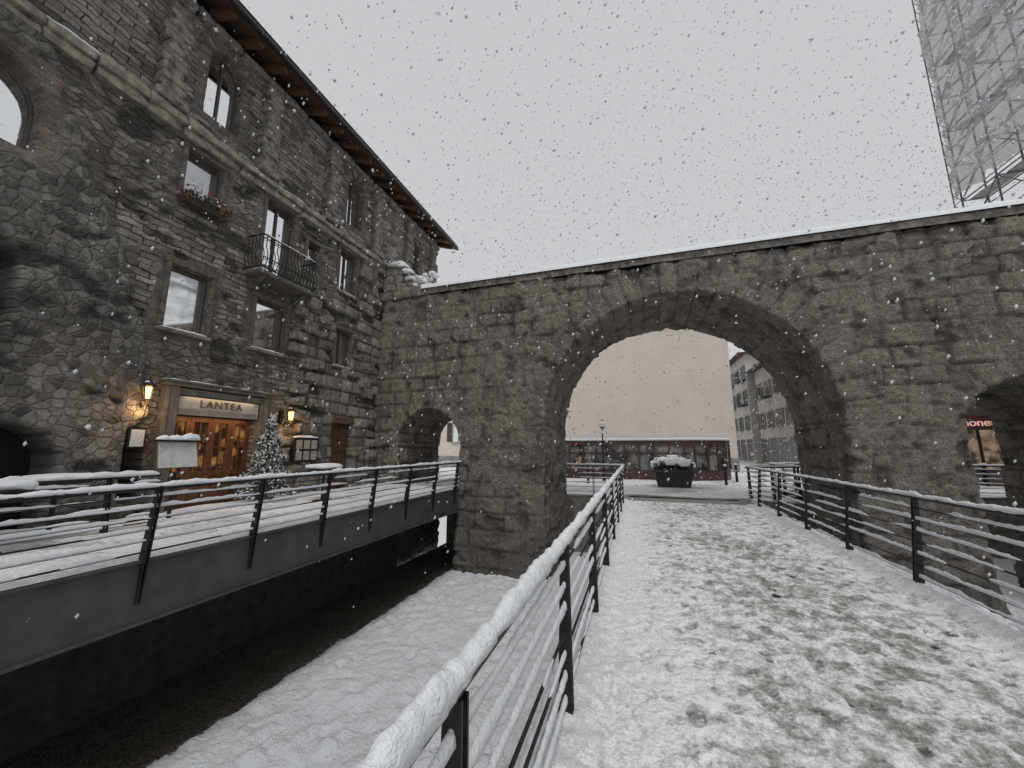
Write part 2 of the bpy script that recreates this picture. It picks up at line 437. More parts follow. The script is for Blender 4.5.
# ================================================================ LEFT STONE BUILDING
bld=root('stone_building')
FX=-8.15
cut=MB()
def prism(mb,pts,x0,x1):
    n=len(pts);v=[(x0,a,b) for a,b in pts]+[(x1,a,b) for a,b in pts]
    mb.add(v,[tuple(range(n))[::-1],tuple(range(n,2*n))]+[(i,(i+1)%n,n+(i+1)%n,n+i) for i in range(n)])
def archpts(y0,y1,z0,z1,n=12):
    r=(y1-y0)/2;cy=(y0+y1)/2;sp=z1-r
    return [(y0,z0),(y1,z0)]+[(cy+r*math.cos(math.pi*i/n),sp+r*math.sin(math.pi*i/n)) for i in range(n+1)]
RECT=[(4.47,5.15,4.87,5.85),(4.48,5.2,2.2,3.42),(6.2,6.98,3.95,5.9),(6.2,7.0,2.25,3.42),(8.62,9.32,4.6,5.92),(8.66,9.3,2.35,3.42),(7.45,7.85,4.75,5.5)]
ARW=[(4.63,5.37,6.85,8.5),(8.78,9.47,6.85,8.5),(1.35,2.6,4.2,5.5),(-.9,.1,4.2,5.5),(12.3,12.9,6.85,8.2),(.6,1.35,6.85,8.5)]
DKW=[(1.6,2.68,1.45,2.95),(2.25,3.4,-1.3,.33),(-.6,.6,-1.3,.6)]
DOOR=[(4.86,6.5,-1.4,.98),(8.8,9.62,-1.4,.7),(4.15,4.5,-.9,.32)]
for a,b_1,c1,d1 in RECT+DOOR:prism(cut,[(a,c1),(b_1,c1),(b_1,d1),(a,d1)],-9.2,-7.8)
for q in ARW+DKW:prism(cut,archpts(*q),-9.2,-7.8)
s_=MB();s_.box(-8.75,FX,-4,14.2,-1.7,8.9)
body=s_.build('b',None);co=cut.build('cutter',None)
bo=body.modifiers.new('bo','BOOLEAN');bo.object=co;bo.operation='DIFFERENCE';bo.solver='EXACT'
m=remeshed(body,.037);bpy.data.objects.remove(co)
c,nr=arr(m);x,y,z=c.T
wob=fbm(y*1.6,z*1.6,seed=12)-.5
rowa=np.floor(z/.36);rj=hsh(rowa,rowa*0,rowa*0,5)
top=sst(6.1,6.16,z)
cobb=np.where(z<6,sst(.12,-.12,y-np.minimum(2.7+(5.4-z)*.48,4.3)-.7*wob),0)*(1-top)
ash=((y>7.45+.7*(rj-.5)+.35*wob)&(z<4.2+1.6*wob)|(y>9.6)).astype(float)
ash=np.where(z>6.1,0,ash)
brk=np.zeros_like(z)
for a,b_1,c1,d1 in RECT[:6]+ARW:
    dd=np.maximum(np.maximum(a-y,y-b_1),np.maximum(c1-z,z-d1))
    brk=np.maximum(brk,sst(.26,.16,dd+.24*wob))
brk*=(1-ash)
thin=np.maximum(top,sst(.50,.56,fbm(y*.55,z*.55,seed=66))*(1-cobb))*(1-brk)*(1-ash)
cobb=cobb*(1-brk)
idr,e,row=blocks(y,z+2,.33,.50,23)
joint=np.exp(-(e/.028)**2)
ero=fbm(y*.9,z*.9,x,o=5,seed=131);ero2=fbm(y*4.2,z*4.8,x*3,o=5,seed=141)
rough=sst(.46,.62,fbm(y*.45+3,z*.45,seed=171))
d=.11*(ero-.5)+(.06+.10*rough*(1-top*.6)*(1-brk))*(ero2-.5)
d+=ash*(.07+.07*(idr-.5)-.05*joint)
rt=np.floor(z/.115+.3*fbm(y*2,z*2,seed=4));ct=np.floor(y/.40+hsh(rt,rt*0,rt*0,3))
d+=.08*cobb+.045*np.maximum(top,thin)*(hsh(rt,ct,rt*0,9)-.5)
deep=sst(.60,.67,fbm(y*1.6,z*3.4,o=4,seed=201))*(1-brk)*(1-top*.5);d-=.07*deep
d+=.10*sst(.0,-.08,y-np.minimum(2.7+(5.4-z)*.48,4.3)-.5*wob)*(z<6)*(1-top)
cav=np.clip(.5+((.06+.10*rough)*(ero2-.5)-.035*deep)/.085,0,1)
face=np.clip(nr[:,0],0,1)
c[:,0]+=np.where(x>-8.4,d*face,0)
m.vertices.foreach_set('co',c.ravel());m.update();m.shade_smooth()
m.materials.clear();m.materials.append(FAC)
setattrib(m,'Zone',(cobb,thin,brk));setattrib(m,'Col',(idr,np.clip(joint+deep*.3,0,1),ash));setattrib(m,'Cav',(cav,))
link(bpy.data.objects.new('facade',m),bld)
FAC2=simple('weathered_block',(.24,.213,.18),.9,.7,9,bs=.04)
w=MB();w.box(-16,-8.78,-4,14.1,-1.7,8.9);w.build('rear_body',STONE,bld)
pl=MB()
for py in (-.1,1.95,3.98,6.03,8.05,10.1,12.0,13.9):
    zz=6.45;k=0
    while zz<8.75:
        h=random.uniform(.12,.30);h=min(h,8.8-zz)
        rough_block(pl,(FX+.05+random.uniform(-.02,.02),py+random.uniform(-.03,.03),zz+h/2),(.26,.40+random.uniform(-.07,.07),h),int(py*31+k*7+500),k=5,amp=.04,round_=.05);zz+=h;k+=1
    rough_block(pl,(FX+.1,py,6.40),(.34,.52,.14),int(py*9+300),k=5,amp=.03,round_=.05)
pl.build('pilasters',FAC2,bld,True)
cn=MB();yy=-4.
while yy<13.9:
    L=random.uniform(.6,1.2);L=min(L,14.1-yy)
    if not(random.random()<.10 and yy>5):
        rough_block(cn,(FX+.06+random.uniform(-.03,.01),yy+L/2,6.22+random.uniform(-.012,.012)),(.32,L-.01,.14),int(yy*13+900),k=9,amp=.05,round_=.04)
        rough_block(cn,(FX+.02,yy+L/2,6.06),(.22,L-.01,.15),int(yy*13+950),k=8,amp=.05,round_=.04)
    yy+=L
cn.build('string_course',simple('cornice_stone',(.30,.27,.225),.9,.55,6,bs=.03),bld,True)
cn=MB()
for i in range(20):
    rough_block(cn,(FX+.03,-3.6+i*.92,8.78),(.26,.9,.16),i+700,k=6,amp=.04,round_=.05)
cn.build('upper_ledge',FAC2,bld,True)
sc_=MB();cap(sc_,(FX+.12,-4,6.285),(FX+.12,14,6.285),.14,.05,3,gap=.45)
# roof
rf=MB()
def slab(x0,z0,x1,z1,th,y0,y1,mb):
    mb.hexa([(x0,y0,z0),(x0,y1,z0),(x1,y1,z1),(x1,y0,z1)][::-1],[(x0,y0,z0+th),(x0,y1,z0+th),(x1,y1,z1+th),(x1,y0,z1+th)][::-1])
slab(-7.42,8.93,-12.2,11.0,.08,-5,14.85,rf);slab(-17,8.93,-12.2,11.0,.08,-5,14.85,rf)
rf.build('roof_deck',EAVE,bld)
rf=MB();slab(-7.38,9.0,-12.2,11.09,.10,-5,14.9,rf);slab(-17.04,9.0,-12.2,11.09,.10,-5,14.9,rf)
rf.build('roof_slates',simple('slate',(.05,.05,.05),.8,.3,9,bs=.02),bld)
grid('roof_snow',np.linspace(-12.2,-7.36,40),np.arange(-5,14.95,.10),lambda X,Y:9.10+(-7.40-X)*(2.09/4.8)+.03+.11*fbm(X*2,Y*2.5,seed=14)*sst(-7.355,-7.42,X),SNOW,bld)
rf=MB()
yy=-4.8
while yy<14.8:
    rf.hexa([(-8.2,yy,8.80+.23),(-7.5,yy,8.80),(-7.5,yy+.11,8.80),(-8.2,yy+.11,8.80+.23)],[(-8.2,yy,8.95+.3),(-7.5,yy,8.95),(-7.5,yy+.11,8.95),(-8.2,yy+.11,8.95+.3)])
    yy+=.62
for k in range(6):
    xx=-8.3-k*.8
    rf.box(xx-.1,xx+.08,14.0,14.7,8.98+(-7.42-xx)*.43-.16,8.98+(-7.42-xx)*.43-.06)
rf.build('rafters',WOOD,bld)
gt=MB();gt.tube((-7.36,-5,8.93),(-7.36,14.8,8.93),.055,10);gt.build('gutter',METAL,bld,True)
w=MB();w.add([(-16,14.1,8.9),(-8.2,14.1,8.9),(-12.2,14.1,10.9),(-16,13.9,8.9),(-8.2,13.9,8.9),(-12.2,13.9,10.9)],[(0,1,2),(5,4,3),(0,2,5,3),(1,4,5,2)])
w.build('gable',STONE,bld)
# windows
gl=MB();fr=MB();dk=MB();si=MB();li=MB()
def rectwin(y0,y1,z0,z1,mull=True,sill=True):
    X0=FX-.17
    gl.box(X0-.03,X0,y0-.05,y1+.05,z0-.05,z1+.05)
    t=.045
    for a,b_2 in((y0-.03,y0+t),(y1-t,y1+.03)):fr.box(X0+.002,X0+.07,a,b_2,z0,z1)
    for a,b_2 in((z0-.03,z0+t),(z1-t,z1+.03)):fr.box(X0+.002,X0+.066,y0+t,y1-t,a,b_2)
    if mull:fr.box(X0+.004,X0+.05,(y0+y1)/2-.018,(y0+y1)/2+.018,z0+t,z1-t)
    for a,b_2 in((y0-.085,y0-.005),(y1+.005,y1+.085)):li.box(FX-.15,FX+.05,a,b_2,z0,z1)
    if sill:
        si.box(FX-.15,FX+.09,y0-.1,y1+.1,z0-.09,z0-.02)
        cap(sc_,(FX+.03,y0-.06,z0-.02),(FX+.03,y1+.06,z0-.02),.10,.035,int(y0*10+z0))
    li.box(FX-.15,FX+.055,y0-.12,y1+.12,z1+.002,z1+.10)
for i,q in enumerate(RECT):rectwin(*q,mull=(i in(2,4,5)),sill=(i not in(2,6)))
for q in ARW:
    pts=archpts(q[0]-.03,q[1]+.03,q[2]-.03,q[3]+.03)
    prism(gl,pts,FX-.29,FX-.26)
    P=[(FX-.23,a,b_2) for a,b_2 in archpts(*q)]
    fr.path(P+[P[0]],.035,6)
    cy=(q[0]+q[1])/2;fr.box(FX-.25,FX-.21,cy-.018,cy+.018,q[2],q[3])
    r=(q[1]-q[0])/2;sp=q[3]-r
    for i in range(17):
        a=math.pi*(i+.5)/17
        ca,sa=math.cos(a),math.sin(a)
        cx_,cz_=cy+(r+.13)*ca,sp+(r+.13)*sa
        hw=.5*math.pi*(r+.1)/17*.88
        pts=[];ol=.11+random.uniform(-.02,.03)
        for u,v_ in((-.11,-hw),(ol,-hw*1.2),(ol,hw*1.2),(-.11,hw)):
            pts.append((cx_+u*ca-v_*sa,cz_+u*sa+v_*ca))
        prism(si if i%3==1 else li,pts,FX-.15,FX+.03+random.uniform(-.012,.015))
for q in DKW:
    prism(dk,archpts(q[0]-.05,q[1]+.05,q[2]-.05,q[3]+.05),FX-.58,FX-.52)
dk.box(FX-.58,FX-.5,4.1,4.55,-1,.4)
gl.build('window_panes',GLASS,bld);bevel(fr.build('window_frames',FRAME,bld),.006)
bevel(si.build('sills',STONE,bld),.012);bevel(li.build('lintels',simple('brick_trim',(.14,.112,.09),.9,.6,9,bs=.02),bld),.01)
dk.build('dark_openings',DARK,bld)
rg=MB();k=0
for zz in np.arange(-1.0,4.0,.33):
    for j in range(2):
        rough_block(rg,(FX+.02,7.45+random.uniform(-.35,.45)+j*.3,zz+.17),(random.uniform(.28,.40),random.uniform(.25,.5),random.uniform(.16,.30)),k+1200,k=6,amp=.06,round_=.08);k+=1
for i in range(14):
    rough_block(rg,(FX+.0,random.uniform(9.7,10.5),random.uniform(-1,6)),(random.uniform(.3,.38),random.uniform(.3,.6),random.uniform(.18,.3)),k+1300,k=6,amp=.06,round_=.08);k+=1
rg.build('ragged_blocks',FAC2,bld,True)
# entrance portal
po=MB()
po.box(FX-.1,FX+.16,4.62,4.84,-1.25,1.12);po.box(FX-.1,FX+.16,6.52,6.74,-1.25,1.12)
po.box(FX-.1,FX+.14,4.845,6.515,.985,1.10);po.box(FX-.1,FX+.20,4.58,6.78,1.125,1.19);po.box(FX-.1,FX+.24,4.55,6.81,1.193,1.23)
for a in(4.64,6.54):
    po.box(FX+.161,FX+.175,a,a+.03,-1.2,1.1);po.box(FX+.161,FX+.175,a+.15,a+.18,-1.2,1.1)
bevel(po.build('portal_surround',simple('portal_stone',(.15,.135,.115),.8,.35,8,bs=.008),bld),.012)
cap(sc_,(FX+.1,4.55,1.232),(FX+.1,6.81,1.232),.14,.025,77)
sg=MB();sg.box(FX-.06,FX+.06,4.86,6.50,.62,.965)
bevel(sg.build('sign_panel',simple('travertine',(.50,.46,.40),.7,.12,6,bs=.003),bld),.008)
sg=MB()
for i in range(5):sg.box(FX+.062,FX+.068,4.9,6.46,.635+i*.022,.642+i*.022)
sg.build('sign_grooves',PSTONE,bld)
tc=bpy.data.curves.new('sign_text','FONT');tc.body='LANTEA';tc.size=.21;tc.extrude=.008;tc.align_x='CENTER';tc.space_character=1.15
to=link(bpy.data.objects.new('sign_lettering',tc),bld);to.location=(FX+.075,5.68,.775);to.rotation_euler=(R(90),0,R(90))
tc.materials.append(simple('bronze_letters',(.30,.21,.11),.4,.2,9,metal=.6))
WARMWOOD=simple('varnished_door_wood',(.17,.07,.032),.4,.45,12,bs=.003)
dw=MB();dg_=MB()
X0=FX-.2
for (a,b_2) in ((4.86,5.27),(5.275,5.68),(5.685,6.09),(6.095,6.5)):
    z0,z1=-1.2,.61
    dw.box(X0,X0+.06,a,a+.07,z0,z1);dw.box(X0,X0+.06,b_2-.07,b_2,z0,z1)
    for q,h in((-1.2,.18),(-.55,.1),(.5,.11)):dw.box(X0,X0+.058,a+.07,b_2-.07,q,q+h)
    dw.box(X0+.005,X0+.03,a+.07,b_2-.07,-1.02,-.55)
    dw.box(X0+.02,X0+.05,a+.12,b_2-.12,-.95,-.62)
    dw.box(X0+.008,X0+.04,a+.07,b_2-.07,.0,.03)
    dw.box(X0+.008,X0+.04,(a+b_2)/2-.012,(a+b_2)/2+.012,-.45,.5)
    dg_.box(X0-.01,X0+.004,a+.07,b_2-.07,-.45,.5)
bevel(dw.build('entrance_door',WARMWOOD,bld),.006)
m,t,b=newmat('lit_door_glass');p=pos(t)
b.inputs['Base Color'].default_value=(.03,.02,.015,1);b.inputs['Roughness'].default_value=.1
t.links.new(mix(t,rng_(t,noise(t,p,4,3),.48,.66),(.03,.015,.006),(.9,.42,.13)),b.inputs['Emission Color']);b.inputs['Emission Strength'].default_value=.3
dg_.build('door_glass',m,bld)
dw=MB();dw.box(FX-.2,FX-.14,8.8,9.62,-1.2,.7)
for a in (8.86,9.24):
    dw.box(FX-.139,FX-.11,a,a+.32,-.1,.6);dw.box(FX-.139,FX-.11,a,a+.32,-1.05,-.2)
bevel(dw.build('side_door',simple('side_door_wood',(.09,.045,.03),.5,.4,12,bs=.003),bld),.01)
li=MB();li.box(FX-.1,FX+.05,8.6,9.8,.702,.86);li.build('side_door_lintel',WOOD,bld)
sc_.build('snow_on_ledges',SNOW,bld,True)
# balcony
bal=root('iron_balcony');ir=MB()
w=MB();w.box(FX,FX+.55,5.78,7.32,3.78,3.87)
for q in(5.95,7.1):
    w.hexa([(FX,q,3.55),(FX+.08,q,3.55),(FX+.08,q+.1,3.55),(FX,q+.1,3.55)],[(FX,q,3.778),(FX+.45,q,3.778),(FX+.45,q+.1,3.778),(FX,q+.1,3.778)])
bevel(w.build('slab',simple('balcony_stone',(.12,.11,.095),.9,.4,6,bs=.01),bal),.02)
bx=FX+.52
for z_ in(3.93,4.68):
    ir.path([(FX,5.81,z_),(bx,5.81,z_),(bx,7.29,z_),(FX,7.29,z_)],.016,6)
def baluster(px,py,nx_,ny_):
    pts=[]
    for i in range(9):
        s=i/8;bul=.07*math.sin(math.pi*min(1,s*1.6))*(1 if s<.62 else 0)
        pts.append((px+nx_*bul,py+ny_*bul,3.93+.75*s))
    ir.path(pts,.010,5)
for i in range(17):baluster(bx,5.81+1.48*i/16,1,0)
for i in range(1,5):baluster(FX+.52*i/5,5.81,0,-1);baluster(FX+.52*i/5,7.29,0,1)
for zc in(4.56,4.12):
    for i in range(14):
        cy=5.86+1.48*i/14
        pts=[(bx+.03,cy+.05*math.cos(a)*(1-a/16),zc+.055*math.sin(a)*(1-a/16)) for a in np.linspace(0,9,14)]
        ir.path(pts,.008,4)
ir.build('ironwork',METAL,bal)
w=MB();cap(w,(bx,5.81,4.69),(bx,7.29,4.69),.04,.03,8);cap(w,(FX+.3,5.8,3.87),(FX+.3,7.3,3.87),.4,.05,9);w.build('snow',SNOW,bal,True)
# flower box
fb=root('window_flower_box');w=MB();w.box(FX+.08,FX+.26,4.42,5.2,4.64,4.77);bevel(w.build('trough',FRAME,fb),.01)
def leafmass(mb,fn,n,s):
    for i in range(n):
        c=Vector(fn());a=Vector(rng.normal(size=3)).normalized();b2=a.cross(Vector(rng.normal(size=3))).normalized()
        q=s*random.uniform(.6,1.3);mb.add([c-a*q,c+b2*q*.5,c+a*q,c-b2*q*.5],[(0,1,2,3)])
for nm,col,cnt,off in(('foliage',(.05,.06,.03),620,-.04),('flowers',(.28,.05,.04),230,.0),('snow',(.8,.82,.85),60,.07)):
    w=MB();leafmass(w,lambda:(FX+.20+random.gauss(0,.09),random.uniform(4.4,5.22),4.80+off+random.gauss(0,.08)),cnt,.035);w.build(nm,simple(nm+'_m',col,.8,.3,20) if nm!='snow' else SNOW,fb)
# wall lanterns
LG=emis('lantern_glow',(1.,.50,.16),6.)
def lantern(py,pz_):
    r_=root('wall_lantern');ir=MB()
    xx=FX+.34
    ir.path([(FX+.05,py,pz_-.15),(FX+.12,py,pz_-.26),(FX+.25,py,pz_-.28),(xx,py,pz_-.2)],.012,6)
    ir.path([(FX+.05,py,pz_+.05),(FX+.15,py,pz_-.1),(FX+.22,py,pz_-.26)],.009,6)
    ir.box(FX+.0,FX+.06,py-.04,py+.04,pz_-.22,pz_+.1)
    for a in range(6):
        t=a*math.pi/3;c_,s2=math.cos(t),math.sin(t)
        ir.tube((xx+.06*c_,py+.06*s2,pz_-.16),(xx+.10*c_,py+.10*s2,pz_+.08),.007,5)
    ir.tube((xx,py,pz_-.2),(xx,py,pz_-.16),.03,8,.07);ir.tube((xx,py,pz_+.08),(xx,py,pz_+.18),.12,8,.02);ir.tube((xx,py,pz_+.18),(xx,py,pz_+.24),.015,6)
    ir.build('ironwork',METAL,r_)
    w=MB();w.tube((xx,py,pz_-.13),(xx,py,pz_+.06),.04,8,.055);w.build('glowing_glass',LG,r_)
    w=MB();cap(w,(xx,py-.07,pz_+.14),(xx,py+.07,pz_+.14),.10,.03,5,step=.02);w.build('snow',SNOW,r_,True)
    l=bpy.data.lights.new('lamp','POINT');l.energy=7;l.color=(1,.55,.22);l.shadow_soft_size=.06
    lo=link(bpy.data.objects.new('lamp',l),r_);lo.location=(xx+.0,py,pz_-.32)
lantern(4.25,.95);lantern(7.12,.78)
l=bpy.data.lights.new('door_downlight','AREA');l.energy=3.;l.color=(1,.6,.28);l.shape='RECTANGLE';l.size=1.4;l.size_y=.05
lo=link(bpy.data.objects.new('door_downlight',l),bld);lo.location=(FX+.0,5.68,.60);lo.rotation_euler=(0,0,R(90))
l=bpy.data.lights.new('sign_light','AREA');l.energy=1.;l.color=(1,.75,.5);l.shape='RECTANGLE';l.size=1.4;l.size_y=.04
lo=link(bpy.data.objects.new('sign_light',l),bld);lo.location=(FX+.11,5.68,.975);lo.rotation_euler=(0,0,R(90))
# menu display case
mb_=root('menu_display_case');w=MB();w.box(FX+.14,FX+.22,7.4,8.15,-.35,.25)
bevel(w.build('case',METAL,mb_),.01);w=MB()
for i in range(3):
    for j in range(2):w.box(FX+.221,FX+.226,7.46+i*.23,7.64+i*.23,-.3+j*.27,-.08+j*.27)
w.build('sheets',simple('menu_paper',(.35,.33,.30),.7,.4,18),mb_);w=MB();cap(w,(FX+.18,7.38,.25),(FX+.18,8.17,.25),.1,.05,4);w.build('snow',SNOW,mb_,True)
nb=root('wall_notice');w=MB();w.box(FX+.19,FX+.21,4.18,4.36,.02,.3);w.build('sheet',simple('notice_paper',(.6,.6,.58),.7,.2,30),nb);w=MB();w.box(FX+.08,FX+.189,4.15,4.39,-.01,.33);w.build('backing',METAL,nb)
# lectern
le=root('menu_lectern');w=MB();w.tube((-7.3,4.5,-1.17),(-7.3,4.5,-.4),.03,10);w.tube((-7.3,4.5,-1.17),(-7.3,4.5,-1.14),.18,14);bevel(w.build('post',METAL,le),.004)
w=MB();w.hexa([(-7.22,4.22,-.32),(-7.2,4.78,-.32),(-7.24,4.78,-.32),(-7.26,4.22,-.32)],[(-7.3,4.22,.1),(-7.3,4.78,.1),(-7.34,4.78,.1),(-7.34,4.22,.1)]);bevel(w.build('board',simple('board_white',(.55,.55,.53),.5,.2,9),le),.008)
w=MB();w.box(-7.36,-7.24,4.18,4.82,.1,.13);w.build('top_rail',METAL,le);w=MB();cap(w,(-7.3,4.18,.13),(-7.3,4.82,.13),.16,.1,6,step=.03);w.build('snow',SNOW,le,True)
# little conifer
tr_=root('snowy_conifer');w=MB();w.tube((-7.55,6.4,-1.0),(-7.55,6.4,.7),.035,8,.008)
for i in range(70):
    h=random.uniform(.08,.98);a=random.uniform(0,6.28);rr=.42*(1-h)+.05
    w.tube((-7.55,6.4,-.95+1.6*h),(-7.55+rr*math.cos(a),6.4+rr*math.sin(a),-.98+1.6*h),.008,4,.003)
w.build('trunk',WOOD,tr_);
def tp():
    h=random.random()**1.2;a=random.uniform(0,6.28);rr=(.46*(1-h)+.03)*(.35+.75*random.random()**.5)*(1+.18*math.sin(h*30))
    return (-7.55+rr*math.cos(a),6.4+rr*math.sin(a),-.98+1.68*h-.1*rr)
w=MB();leafmass(w,tp,2600,.035);w.build('needles',simple('needles_m',(.035,.055,.035),.8,.4,20),tr_)
def tp2():
    p=tp();return (p[0]+.01,p[1],p[2]+.02)
w=MB();leafmass(w,tp2,1900,.032);w.build('snow',SNOW,tr_)
w=MB();w.tube((-7.55,6.4,-1.17),(-7.55,6.4,-.9),.15,14,.2);w.build('pot',simple('pot_clay',(.1,.06,.04),.8,.3,8),tr_)
def table(cx,cy):
    r_=root('terrace_table');w=MB();w.tube((cx,cy,-1.13),(cx,cy,-.47),.03,8);w.tube((cx,cy,-1.14),(cx,cy,-1.11),.2,14);w.tube((cx,cy,-.47),(cx,cy,-.44),.33,20);w.build('frame',METAL,r_)
    w=MB();rough_block(w,(cx,cy,-.40),(.62,.62,.12),int(cx*7+cy*3)+60,k=8,amp=.03,round_=.32);w.build('snow',SNOW,r_,True)
table(-6.6,2.3);table(-7.45,3.2);table(-6.5,6.9)
# ================================================================ RAILINGS
def railing(name,p0,p1,zb,zt,posts,nb=6,lean=(0,0),drop=.0,step=.05,seed=1,blade=.085,snowk=1.):
    r_=root(name);p0=np.array(p0,float);p1=np.array(p1,float);L=np.linalg.norm(p1-p0);d=(p1-p0)/L
    le=np.array(lean,float);perp=np.array([d[1],-d[0]])
    if np.dot(perp,le)<0:perp=-perp
    st=MB();sn=MB()
    def P(s,f):
        q=p0+d*s+le*f;return (q[0],q[1],zb+(zt-zb)*f)
    for s in posts:
        if s<0 or s>L:continue
        b0=p0+d*s;t0=b0+le
        th=.010
        for off in(-.018,.018):
            def Q(c,wd,zz):
                return [tuple(list(c+d*off+perp*wd*a+d*th*b)+[zz]) for a,b in((-.5,-.5),(.5,-.5),(.5,.5),(-.5,.5))]
            st.hexa(Q(b0-le*drop/(zt-zb),blade*1.15,zb-drop),Q(t0,blade*.6,zt-.02))
        for f in np.linspace(.12,.95,4):
            q=P(s,f);st.tube((q[0]-d[0]*.018,q[1]-d[1]*.018,q[2]),(q[0]+d[0]*.018,q[1]+d[1]*.018,q[2]),.012,6)
    a,b=P(0,1),P(L,1)
    st.tube(a,b,.024,10);
    cap(sn,(a[0],a[1],a[2]+.012),(b[0],b[1],b[2]+.012),.064*snowk,.060*snowk,seed,step=step)
    for k in range(nb):
        f=.12+.76*k/(nb-1);a,b=P(0,f),P(L,f)
        st.tube(a,b,.0095,6);cap(sn,(a[0],a[1],a[2]+.004),(b[0],b[1],b[2]+.004),.028,.036,seed*10+k,step=step,gap=.30,n=6)
    st.build('steelwork',METAL,r_);sn.build('snow',SNOW,r_,True)
    return r_
DZ=-1.6;RT=-.60
railing('bridge_railing',(-.48,-1.4),(-.48,13.3),DZ,RT,np.arange(.85,15,1.55),7,(.01,0),.18,.015,1,snowk=1.05)
railing('bridge_railing',(3.03,-1.4),(3.03,13.3),DZ,-.58,np.arange(1.2,15,1.55),7,(.09,0),.18,.03,2,snowk=.75)
railing('piazza_railing',(-6.8,13.9),(-.5,13.9),DZ,RT,np.arange(.1,15,1.3),6,(0,.01),.0,.06,3)
railing('piazza_railing',(3.1,13.6),(4.7,14.4),DZ,RT,np.arange(.1,15,.8),6,(0,.01),.0,.06,4)
railing('piazza_railing',(4.75,14.4),(4.75,17.2),DZ,RT,np.arange(.1,15,1.3),6,(.01,0),.0,.06,5)
railing('piazza_railing',(4.8,17.25),(12,17.25),DZ,RT,np.arange(.1,15,1.3),6,(0,.01),.0,.06,6)
LZ=-1.17
railing('walkway_railing',(-4.99,-3),(-4.99,10.45),LZ,-.42,np.arange(.0,15,1.22)+1.02,6,(.09,0),.42,.035,7,.1,.8)
railing('walkway_railing',(-6.9,-3),(-6.9,4.1),LZ,-.41,np.arange(.4,15,1.22),6,(-.05,0),.0,.06,8)
# ================================================================ BRIDGE
br=root('footbridge');w=MB();w.box(-.56,3.1,-6,13.72,-1.83,-1.625);w.build('deck_slab',CONC,br)
w=MB()
for a in(-.66,3.12):w.box(a,a+.08,-6,13.7,-1.9,-1.60)
w.box(.2,.4,-6,13.6,-2.15,-1.832);w.box(2.1,2.3,-6,13.6,-2.15,-1.832)
bevel(w.build('edge_beams',BEAM,br),.006)
w=MB();cap(w,(3.17,-4,-1.6),(3.17,13.6,-1.6),.09,.05,31);cap(w,(-.62,-4,-1.6),(-.62,13.6,-1.6),.08,.05,32,step=.03);w.build('edge_snow',SNOW,br,True)
pi=MB();pi.tube((3.32,-4,-1.66),(3.32,13.4,-1.66),.03,8);pi.build('conduit',METAL,br,True)
w=MB();cap(w,(3.32,-4,-1.635),(3.32,13.4,-1.635),.06,.04,35,gap=.3);w.build('conduit_snow',SNOW,br,True)
xs_=np.linspace(-.57,3.11,160);ys_=np.concatenate([np.arange(-6,-1,.1),np.arange(-1,13.74,.022)])
X,Y=np.meshgrid(xs_,ys_)
cen=np.exp(-((X-1.5)/1.45)**4)
edge=sst(.30,0,X+.5)+sst(2.8,3.0,X)
tread=cen*(.21+.16*sst(.35,.66,fbm(X*1.6,Y*1.0,seed=51)))+.05
tread+=.26*(sst(.46,.64,fbm(X*8,Y*8,o=3,seed=52)))*(.25+.75*cen)
tread+=.09*sst(6,1.5,Y)*cen
fp=np.zeros_like(X);rim=np.zeros_like(X)
for i in range(1500):
    fx=np.clip(random.gauss(1.45,.9),-.3,2.85);fy=random.uniform(-.5,13.4);an=random.gauss(0,.4)+(math.pi if random.random()<.5 else 0)
    ix=(np.abs(xs_-fx)<.24);iy=(np.abs(ys_-fy)<.24)
    if not ix.any() or not iy.any():continue
    sl=np.ix_(iy,ix);dx=X[sl]-fx;dy=Y[sl]-fy
    u=dx*math.cos(an)+dy*math.sin(an);v=-dx*math.sin(an)+dy*math.cos(an)
    wd=.046-.010*np.sin((v/.14+.2)*3)
    q=(u/wd)**2+(v/.135)**2
    s=random.uniform(.2,1.)
    fp[sl]=np.maximum(fp[sl]*.85,s*sst(1.3,.65,q)*(.65+.35*np.sin(v*190)))
    rim[sl]=np.maximum(rim[sl],s*np.exp(-((q-1.9)/.6)**2))
for i in range(60):
    fx=random.uniform(-.1,2.8);fy=random.uniform(.8,12);rr=random.uniform(.015,.045)
    q=((X-fx)**2+((Y-fy)*.8)**2)/rr**2*(.6+.8*fbm(X*30,Y*30,o=2,seed=i))
    tread+=.65*sst(1.3,.5,q)*(q<2)
tread=tread*(1-.8*np.clip(edge,0,1))+fp*.32*(.45+.55*cen)-.07*rim
tread=np.maximum(tread,.75*sst(12.6,12.9,Y))
hz=-1.6+.036*(fbm(X*9,Y*9,o=4,seed=55)-.5)-.016*np.clip(tread,0,1)-.018*fp+.009*rim+.05*np.clip(edge,0,1)*(.6+.8*fbm(X*4,Y*4,seed=58))+.022*(fbm(X*22,Y*22,o=2,seed=57)-.5)
hz=np.where((X<-.56)|(X>3.1),-1.62,hz)
grid('snowy_path',xs_,ys_,lambda a,b:hz,PATH,attr=(tread,))
